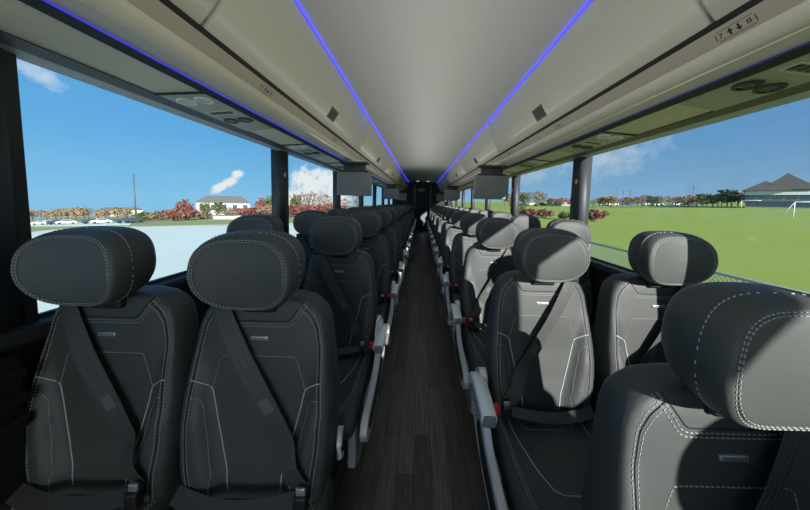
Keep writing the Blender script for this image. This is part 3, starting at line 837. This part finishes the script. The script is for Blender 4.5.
# left side: far autumn trees
i = 0
rnd = random.Random(21)
GL = 'autumn trees beyond the parking lot on the left'
for j, px in enumerate(range(34, 130, 7)):
    kind = ['amber', 'brown', 'amber', 'amber', 'brown', 'amber', 'amber'][j % 7]
    plant(kind, px+rnd.uniform(-2, 2), 221.2-(px-30)*.012, rnd.uniform(206, 211), '%s in the distant row seen through the nearest left window' % desc[kind], GL, 1.05)
pl = [('greenshrub', 146, 221, 211.5, 'low green shrub between the light pole and the red shrubs', 1.3), ('brownshrub', 160, 220.5, 210, 'brown straggly shrub right of the low green shrub', 1.3),
      ('redshrub', 176, 221, 207, 'red autumn shrub left of the grey-roofed house', 1.1), ('redshrub', 187, 220.5, 206, 'red autumn shrub close to the left end of the house', 1.1),
      ('red', 185, 219, 199.5, 'red autumn tree rising left of the grey-roofed house', 1.0), ('brownshrub', 203, 219.5, 210, 'brown straggly shrub below the left end of the house', 1.4),
      ('green', 206, 218, 202.5, 'small green tree at the left gable of the house', .8), ('green', 220, 218, 201.5, 'round green tree before the middle of the house', 1.0),
      ('brownshrub', 234, 218.5, 207, 'brown straggly shrub at the right of the round green tree', 1.4), ('redshrub', 247, 218.5, 206, 'red autumn shrub under the right end of the house', 1.3),
      ('redshrub', 260, 218, 205, 'red autumn shrub right of the house, left of the window post', 1.3), ('red', 262, 216, 198, 'red autumn tree right of the house', .9),
      ('green', 272, 216, 195, 'green tree touching the window post on its left', .8), ('brownshrub', 270, 218, 204, 'brown straggly shrub against the window post on its left', 1.2),
      ('redshrub', 296, 217, 203.5, 'red autumn shrub just right of the left window post', 1.4), ('redshrub', 308, 216.5, 203, 'red autumn shrub second right of the left window post', 1.4),
      ('redshrub', 320, 216, 203, 'red autumn shrub third right of the left window post', 1.4), ('redshrub', 332, 215.5, 202, 'red autumn shrub near the left monitor', 1.4),
      ('green', 296, 215, 194, 'green tree among bare trees right of the left window post', .8), ('brown', 303, 215, 190, 'thin brown half-bare tree under the big cloud, leftmost of three', 1),
      ('brown', 313, 215, 189, 'thin brown half-bare tree under the big cloud, middle of three', 1), ('brown', 325, 215, 191, 'thin brown half-bare tree under the big cloud, rightmost of three', 1),
      ('brown', 345, 213, 196, 'thin brown half-bare tree below the left monitor', 1), ('brown', 357, 213, 192, 'thin brown half-bare tree below the right edge of the left monitor', 1)]
for kind, px, yb, yt, lab, wd in pl: plant(kind, px, yb, yt, lab, 'planting behind the verge on the left', wd)
# right side
for j, px in enumerate(list(range(506, 575, 6))):
    kind = ['brown', 'amber', 'brown', 'green'][j % 4]
    plant(kind, px+rnd.uniform(-2, 2), 206.2, rnd.uniform(190, 194) if px < 545 else rnd.uniform(195, 198), '%s in the row between the two right window posts' % desc[kind], 'far trees between the right window posts', 1.0)
for j, px in enumerate(list(range(592, 738, 5))):
    kind = ['brown', 'brown', 'green', 'brown', 'amber'][j % 5]; tp = 197.5-(px-592)*.03
    plant(kind, px+rnd.uniform(-1, 1), 206.5 if j % 2 else 207.6, tp+rnd.uniform(-1.5, 1.5)-(3.5 if px > 722 else 0), '%s on the far edge of the playing field' % desc[kind], 'far trees along the playing field', 1.3)
for kind, px, yb, yt, lab, wd in [('redshrub', 519, 217.5, 208, 'red autumn shrub at the left end of the row by the field', 1.3), ('redshrub', 531, 218, 207.5, 'red autumn shrub second in the row by the field', 1.3),
        ('redshrub', 544, 218, 208, 'red autumn shrub third in the row by the field', 1.3), ('greenshrub', 564, 219.5, 211.5, 'low green shrub left of the right window post', 1.2), ('redshrub', 593, 221.5, 207.5, 'red autumn shrub right of the right window post', 1.1),
        ('greenshrub', 521, 214, 206, 'low green shrub behind the red row by the field', 1.0)]:
    plant(kind, px, yb, yt, lab, 'shrubs at the near edge of the field', wd)

def facing(px, py, w_px=None):
    p = at(px, py); return p, math.atan2(p.x, p.y)
WALLW = mat('house_wall', (.46, .47, .45), .8); ROOFG = mat('grey_shingle', (.12, .13, .12), .85, var=.15, vscale=3); WINB = mat('dark_pane', (.05, .07, .09), .2); ROOFR = mat('red_roof', (.42, .07, .05), .8)
BRICKG = mat('grey_cladding', (.25, .26, .24), .8, var=.12, vscale=.6); ROOFD = mat('brown_grey_shingle', (.10, .085, .07), .9, var=.2, vscale=.8); BLUEW = mat('blue_wall', (.06, .16, .42), .7); WHITEW = mat('white_paint', (.72, .74, .74), .6)
def scale_at(p): return -(RX.transposed() @ (p-Vector((0, 0, ZC)))).z/F     # metres per pixel there
def house(px0, px1, py_base, h_wall, h_roof, wall, roof, nwin, label, name='house', depth=9, hip=True, garage=False):
    pc = at((px0+px1)/2, py_base); a = math.atan2(pc.x, pc.y)
    k = math.hypot(pc.x, pc.y)
    A = at(px0, py_base); u = Vector((math.cos(-a), math.sin(-a), 0))
    # width so that its ends meet the two columns
    def px_of(w): return proj(pc+u*w)[0]
    lo = 0.1
    while px_of(lo) < px1 and lo < 200: lo += .2
    w = lo; m = scale_at(pc); hw = h_wall*m; hr = h_roof*m
    root = empty(name, pc, -a); tag(root, label, 'building')
    mb = MB(); mb.box(-w, w, 0, depth, -1, hw); mb.build('wall', wall, root)
    mb = MB(); o = .5; i_ = depth/2 if hip else 0
    mb.add([(-w-o, -o, hw), (w+o, -o, hw), (w+o, depth+o, hw), (-w-o, depth+o, hw), (-w+i_, depth/2, hw+hr), (w-i_, depth/2, hw+hr), (-w-o, -o, hw-.25), (w+o, -o, hw-.25), (w+o, depth+o, hw-.25), (-w-o, depth+o, hw-.25)],
           [(0, 1, 5, 4), (1, 2, 5), (2, 3, 4, 5), (3, 0, 4), (0, 6, 7, 1), (1, 7, 8, 2), (2, 8, 9, 3), (3, 9, 6, 0), (6, 9, 8, 7)])
    mb.build('roof', roof, root)
    for i in range(nwin):
        x = -w+2*w*(i+.5)/nwin; mb = MB(); ww = min(1.1, w/nwin*.5)
        mb.box(x-ww, x+ww, -.08, .05, hw*.35, hw*.8); mb.build('window', WINB, root)
    return root
house(199, 250, 214.5, 12, 6.5, WALLW, ROOFG, 5, 'pale house with long grey roof beyond the left window', hip=True)
house(100, 143, 216, 6, 2.5, WALLW, ROOFG, 3, 'low pale house behind the light pole on the left')
house(596, 618, 205, 5.2, 3, WALLW, ROOFR, 3, 'red-roofed store just right of the right window post', 'store', depth=5)
house(619, 634, 205, 5.5, 2.6, BLUEW, ROOFR, 2, 'blue-fronted store with red roof on the far edge of the field', 'store', depth=5)
house(635, 655, 205, 5.0, 5, BRICKG, ROOFD, 3, 'grey store with dark roof behind the light masts', 'store', depth=5)
house(545, 572, 206, 5.0, 2.0, WALLW, ROOFR, 4, 'long low store with red roof left of the right window post', 'store', depth=5)
# big apartment hall at the right edge
def hall():
    pc = at(800, 208.5); a = math.atan2(pc.x, pc.y)*.97; m = scale_at(pc); root = empty('apartment_hall', pc, -a)
    tag(root, 'large grey building with stepped dark gabled roof at the right edge of the field', 'building')
    u = Vector((math.cos(-a), math.sin(-a), 0)); w0 = 0
    while proj(pc-u*w0)[0] > 745 and w0 < 300: w0 += .3
    w1 = w0*1.2; hz = 19*m
    mb = MB(); mb.box(-w0, w1, 0, 26, -2, hz); mb.build('wall', BRICKG, root)
    mb = MB(); mb.box(-w0-.3, w1, -.4, .05, hz*.72, hz*.93); mb.build('pale_band', WHITEW, root)
    mb = MB(); mb.box(-w0-.2, w1, -.25, .05, hz*.34, hz*.42); mb.build('dark_band', ROOFD, root)
    for i in range(9):
        x = -w0+(w0+w1)*(i+.5)/9; mb = MB(); mb.box(x-1.2, x+1.2, -.12, .05, hz*.08, hz*.28); mb.build('window', WINB, root)
        mb = MB(); mb.box(x-1.0, x+1.0, -.12, .05, hz*.48, hz*.66); mb.build('window', WINB, root)
    def gable(x0, x1, y0, y1, z0, zr, xr, name, mtl):
        mb = MB(); mb.add([(x0, y0, z0), (x1, y0, z0), (x1, y1, z0), (x0, y1, z0), (xr, y0+2, zr), (xr, y1-2, zr)], [(0, 1, 4), (1, 2, 5, 4), (2, 3, 5), (3, 0, 4, 5), (0, 3, 2, 1)]); mb.build(name, mtl, root)
    s = w0/55
    gable(-w0*.74, w1*.25, -1, 24, hz, hz+17*m, -w0*.28, 'roof', ROOFD)
    gable(-w0*.1, w1*1.1, 1, 26, hz, hz+17*m, w1*.3, 'roof', ROOFG)
    gable(-w0-1, -w0*.15, -1.5, 18, hz-.3, hz+9.5*m, -w0*.66, 'roof', ROOFD)
    return root
hall()
# soccer goals
GOALM = mat('goal_white', (.80, .82, .80), .4)
def goal(px0, px1, pyb, hpx, label):
    a, b = at(px0, pyb), at(px1, pyb); m = scale_at(a); h = hpx*m; root = empty('soccer_goal', a); tag(root, label, 'goal', None)
    d = b-a; n = Vector((-d.y, d.x, 0)).normalized(); n = n if n.dot(a) > 0 else -n; n = n*h*.8; z = Vector((0, 0, h)); r = .075*h/2.4
    mb = MB(); mb.tube([Vector((0, 0, 0)), z], r, seg=6); mb.build('post', GOALM, root)
    mb = MB(); mb.tube([d, d+z], r, seg=6); mb.build('post', GOALM, root)
    mb = MB(); mb.tube([z, d+z], r, seg=6); mb.build('crossbar', GOALM, root)
    for o in (Vector((0, 0, 0)), d):
        mb = MB(); mb.tube([o+z, o+n*.9], r*.8, seg=6); mb.build('brace', GOALM, root)
goal(741, 776, 208.2, 7.5, 'small white soccer goal in front of the far building')
goal(793, 835, 217, 15, 'larger white soccer goal cut off by the right edge of the photo')
# light pole, masts
POLE = mat('pole_grey', (.09, .11, .11), .5)
def lamp_pole(px, pyb, pyt, label, rr=.5, name='light_pole'):
    p = at(px, pyb); m = scale_at(p); root = empty(name, p); tag(root, label, 'light pole')
    h = (pyb-pyt)*m; r = m*.35*rr
    mb = MB(); mb.tube([(0, 0, 0), (0, 0, h)], [r*1.2, r*.8], seg=8); mb.build('pole', POLE, root)
    mb = MB(); mb.rbox(-m*1.2, m*1.2, -m*.3, m*.3, h-m*.4, h+m*.2, m*.1); mb.build('lamp_head', POLE, root)
lamp_pole(136, 220, 175, 'tall light pole standing against blue sky in the left window', 1.6)
lamp_pole(622.5, 206, 190, 'tall pale mast at the field edge, left of a pair', 1.2); lamp_pole(629.5, 206, 189, 'tall pale mast at the field edge, right of a pair', 1.2)
lamp_pole(692, 205.4, 186, 'floodlight mast above the trees beyond the field', 1)

# cars
def car_proto(colr, i):
    root = empty('car'); pm = mat('car_paint_%d' % i, colr, .3, coat=.5)
    side = [(-2.2, .35), (-2.25, .75), (-1.9, .95), (-1.1, 1.05), (-.55, 1.45), (.9, 1.48), (1.55, 1.05), (2.1, .95), (2.25, .6), (2.2, .35)]
    mb = MB(); mb.loft([[(x, -.85*k, z if k2 == 0 else z) for x, z in side] for k, k2 in ((1, 0), (-1, 0))], smooth=False); mb.build('body', pm, root)
    mb = MB(); wn = [(-1.0, 1.06), (-.5, 1.40), (.85, 1.42), (1.4, 1.06)]
    mb.loft([[(x, -.87, z) for x, z in wn], [(x, .87, z) for x, z in wn]], smooth=False); mb.build('side_glass', WINB, root)
    for x in (-1.4, 1.4):
        for y in (-.8, .8):
            mb = MB(); mb.loft([[(x+.33*math.cos(a*PI/7), y+dy, .33+.33*math.sin(a*PI/7)) for a in range(14)] for dy in (-.1, .1)], smooth=False); mb.build('wheel', BLACKP, root)
    return root
cp = [car_proto((.75, .77, .78), 0), car_proto((.05, .06, .07), 1)]; kids_of(None); cu = set()
cars = [(41, 0, 'white car at the left end of the line across the lot'), (49, 0, 'white car second from the left across the lot'), (57, 1, 'dark car third from the left across the lot'), (66, 0, 'white car fourth from the left across the lot'),
        (92, 1, 'dark car above the leftmost headrest across the lot'), (101, 0, 'white car right of the dark car above the leftmost headrest'), (126, 1, 'dark car left of the light pole'), (134, 1, 'dark car at the foot of the light pole')]
for px, c, lab in cars:
    r = cp[c] if c not in cu else copy_tree(cp[c]); cu.add(c); p = at(px, 225.0-(px-41)*.02); r.location = p+Vector((0, 0, .12)); r.rotation_euler = (0, 0, 1.0+.1*c)
    tag(r, lab, 'car', 'cars parked across the lot on the left')
cw = set()
for j, px in enumerate((514, 523, 531, 540, 604, 612, 648, 657, 676, 690)):
    p = at(px, 205.9); r = copy_tree(cp[j % 2 if j % 3 == 0 else 0]); r.location = p; r.rotation_euler = (0, 0, .2); s_ = 1.3; r.scale = (s_,)*3
    tag(r, '%s parked car beyond the field, %s from the left among those cars' % ('dark' if (j % 3 == 0 and j % 2) else 'white', ['first', 'second', 'third', 'fourth', 'fifth', 'sixth', 'seventh', 'eighth', 'ninth', 'tenth'][j]), 'car', 'cars parked beyond the field')
# low white wall in front of the house
p, q = at(213, 219.5), at(241, 219.5); mb = MB(); m = scale_at(p); d = (q-p); n = Vector((-d.y, d.x, 0)).normalized()*.3
mb.loft([[Vector((0, 0, -.2)), d+Vector((0, 0, -.2)), d+n+Vector((0, 0, -.2)), n+Vector((0, 0, -.2))], [Vector((0, 0, m*3.4)), d+Vector((0, 0, m*3.4)), d+n+Vector((0, 0, m*3.4)), n+Vector((0, 0, m*3.4))]], smooth=False)
o = mb.build('low_wall', WHITEW); o.location = p; tag(o, 'low white wall on the verge in front of the grey-roofed house', 'wall')

# chain link fence beside the coach on the right
FX = 6.3; fz = ground_z(FX); FT = -.22 - 0.0
root = empty('chain_link_fence', (FX, 0, fz)); tag(root, 'grey chain-link fence running beside the field just outside the right windows', 'fence')
WIRE = mat('galvanised_wire', (.42, .45, .44), .5, metal=.3)
hF = (ZC-1.33)-fz
mb = MB(); ya, yb = 1.0, 14.0; st = .11
k = -hF
while k < yb-ya:
    a0 = max(0, k); a1 = min(yb-ya, k+hF)
    if a1 > a0:
        mb.tube([(0, ya+a0, a0-k), (0, ya+a1, a1-k)], .0075, seg=3)
        mb.tube([(0.004, ya+a0, hF-(a0-k)), (0.004, ya+a1, hF-(a1-k))], .0075, seg=3)
    k += st
mb.build('wire_mesh', WIRE, root)
mb = MB(); mb.tube([(0, ya, hF), (0, yb, hF)], .032, seg=8); mb.build('top_rail', WIRE, root)
for j in range(5):
    y = ya+.15+3.0*j+.2; mb = MB(); mb.tube([(0, y, -.1), (0, y, hF+.04)], .028, seg=8); mb.build('fence_post', WIRE, root)

# ------------------------------------------------------------------ light
SUN = Vector((1.0, -2.2, .75)).normalized()
sd = bpy.data.lights.new('sun', 'SUN'); so = bpy.data.objects.new('sun', sd); COL.objects.link(so)
sd.energy = 9.0; sd.angle = math.radians(.6); sd.color = (1, .97, .92); so.rotation_euler = SUN.to_track_quat('Z', 'Y').to_euler()
def area(name, loc, sx, sy, e, col=(1, 1, 1), rot=(0, 0, 0)):
    l = bpy.data.lights.new(name, 'AREA'); l.shape = 'RECTANGLE'; l.size = sx; l.size_y = sy; l.energy = e; l.color = col
    o = bpy.data.objects.new(name, l); COL.objects.link(o); o.location = loc; o.rotation_euler = rot; return o

area('added_ceiling_fill', (BX, 2.0, H(.07)), .30, 10.8, 33, (1, .98, .93), (PI, 0, 0))  # added fill floating over the aisle, aimed up; no fixture hangs there
area('added_windscreen_fill', (BX, Y0+.02, 1.38), 2.3, 1.05, 45, (.93, .98, 1), (PI/2, 0, 0))  # extra area light added inside the windscreen to brighten the seat fronts
w = bpy.data.worlds.new('sky'); sc.world = w; w.use_nodes = True; nt = w.node_tree; N = nt.nodes.new; L = nt.links.new
bg = nt.nodes['Background']; tc = N('ShaderNodeTexCoord'); sep = N('ShaderNodeSeparateXYZ'); L(tc.outputs['Generated'], sep.inputs[0])
rp = N('ShaderNodeValToRGB'); rp.color_ramp.elements[0].position = 0.0; rp.color_ramp.elements[0].color = (*srgb(150, 200, 228), 1)
rp.color_ramp.elements[1].position = .62; rp.color_ramp.elements[1].color = (*srgb(84, 146, 205), 1)
e = rp.color_ramp.elements.new(.16); e.color = (*srgb(112, 178, 224), 1)
L(sep.outputs['Z'], rp.inputs['Fac'])
sx_ = N('ShaderNodeMapRange'); L(sep.outputs['X'], sx_.inputs['Value']); sx_.inputs['From Min'].default_value = -.6; sx_.inputs['From Max'].default_value = .9
ramp2 = N('ShaderNodeMix'); ramp2.data_type = 'RGBA'; ramp2.inputs[6].default_value = (.80, .98, 1.10, 1); ramp2.inputs[7].default_value = (.86, .72, .76, 1); L(sx_.outputs[0], ramp2.inputs[0])
mul = N('ShaderNodeMix'); mul.data_type = 'RGBA'; mul.blend_type = 'MULTIPLY'; mul.inputs[0].default_value = 1; L(rp.outputs['Color'], mul.inputs[6]); L(ramp2.outputs[2], mul.inputs[7])
prev = mul.outputs[2]
nz = N('ShaderNodeTexNoise'); nz.inputs['Scale'].default_value = 20; nz.inputs['Detail'].default_value = 9; nz.inputs['Roughness'].default_value = .62
L(tc.outputs['Generated'], nz.inputs['Vector'])
nrm = N('ShaderNodeVectorMath'); nrm.operation = 'NORMALIZE'; L(tc.outputs['Generated'], nrm.inputs[0])
def cloud(px, py, sx, sz, gain, col, thr=.5):
    """an elongated puff around one sky direction"""
    global prev
    d = ray(px, py); u = Vector((d.y, -d.x, 0)).normalized(); v = d.cross(u).normalized()
    if v.z < 0: v = -v
    def dot(vec):
        n = N('ShaderNodeVectorMath'); n.operation = 'DOT_PRODUCT'; L(nrm.outputs[0], n.inputs[0]); n.inputs[1].default_value = vec; return n.outputs['Value']
    def M(op, a, b=None, c=None):
        n = N('ShaderNodeMath'); n.operation = op
        for i_, q in enumerate((a, b, c)):
            if q is None: continue
            if isinstance(q, (int, float)): n.inputs[i_].default_value = q
            else: L(q, n.inputs[i_])
        return n.outputs[0]
    rot = sx[2] if len(sx) > 2 else 0
    uu = u*math.cos(rot)+v*math.sin(rot); vv = -u*math.sin(rot)+v*math.cos(rot)
    a = M('DIVIDE', dot(uu), sx[0]); b = M('DIVIDE', dot(vv), sx[1]); r2 = M('ADD', M('MULTIPLY', a, a), M('MULTIPLY', b, b))
    fr = M('GREATER_THAN', dot(d), 0)
    val = M('SUBTRACT', M('ADD', M('SUBTRACT', 1.0, r2), M('MULTIPLY', M('SUBTRACT', nz.outputs['Fac'], .5), 3.2)), thr)
    val = M('MULTIPLY', M('MULTIPLY', val, gain), fr); cl = N('ShaderNodeClamp'); L(val, cl.inputs[0])
    mx = N('ShaderNodeMix'); mx.data_type = 'RGBA'; L(cl.outputs[0], mx.inputs[0]); L(prev, mx.inputs[6]); mx.inputs[7].default_value = (*col, 1); prev = mx.outputs[2]
W = (.86, .89, .92)
cloud(322, 197, (.11, .11, 0), 0, 1.6, W, .1)
cloud(316, 184, (.055, .06, 0), 0, 1.6, W, .1)
cloud(300, 205, (.06, .07, 0), 0, 1.4, W, .1)
cloud(226, 184, (.055, .016, .62), 0, 1.6, W, .1)
cloud(238, 174, (.02, .014, .5), 0, 1.6, W, .1)
cloud(42, 76, (.05, .028, -.5), 0, .7, W, .3)
cloud(608, 158, (.14, .07, .2), 0, .5, (.62, .70, .76), .1)
cloud(520, 172, (.16, .06, .2), 0, .5, (.50, .58, .62), .1)
L(prev, bg.inputs['Color']); bg.inputs['Strength'].default_value = 1.0

sc.view_settings.view_transform = 'Standard'; sc.view_settings.look = 'None'; sc.view_settings.gamma = 1; sc.view_settings.use_curve_mapping = False
sc.view_settings.exposure = 0.0
sc.cycles.use_denoising = True
sc.cycles.max_bounces = 10; sc.cycles.diffuse_bounces = 5; sc.cycles.transparent_max_bounces = 16
sc.cycles.caustics_reflective = False; sc.cycles.caustics_refractive = False
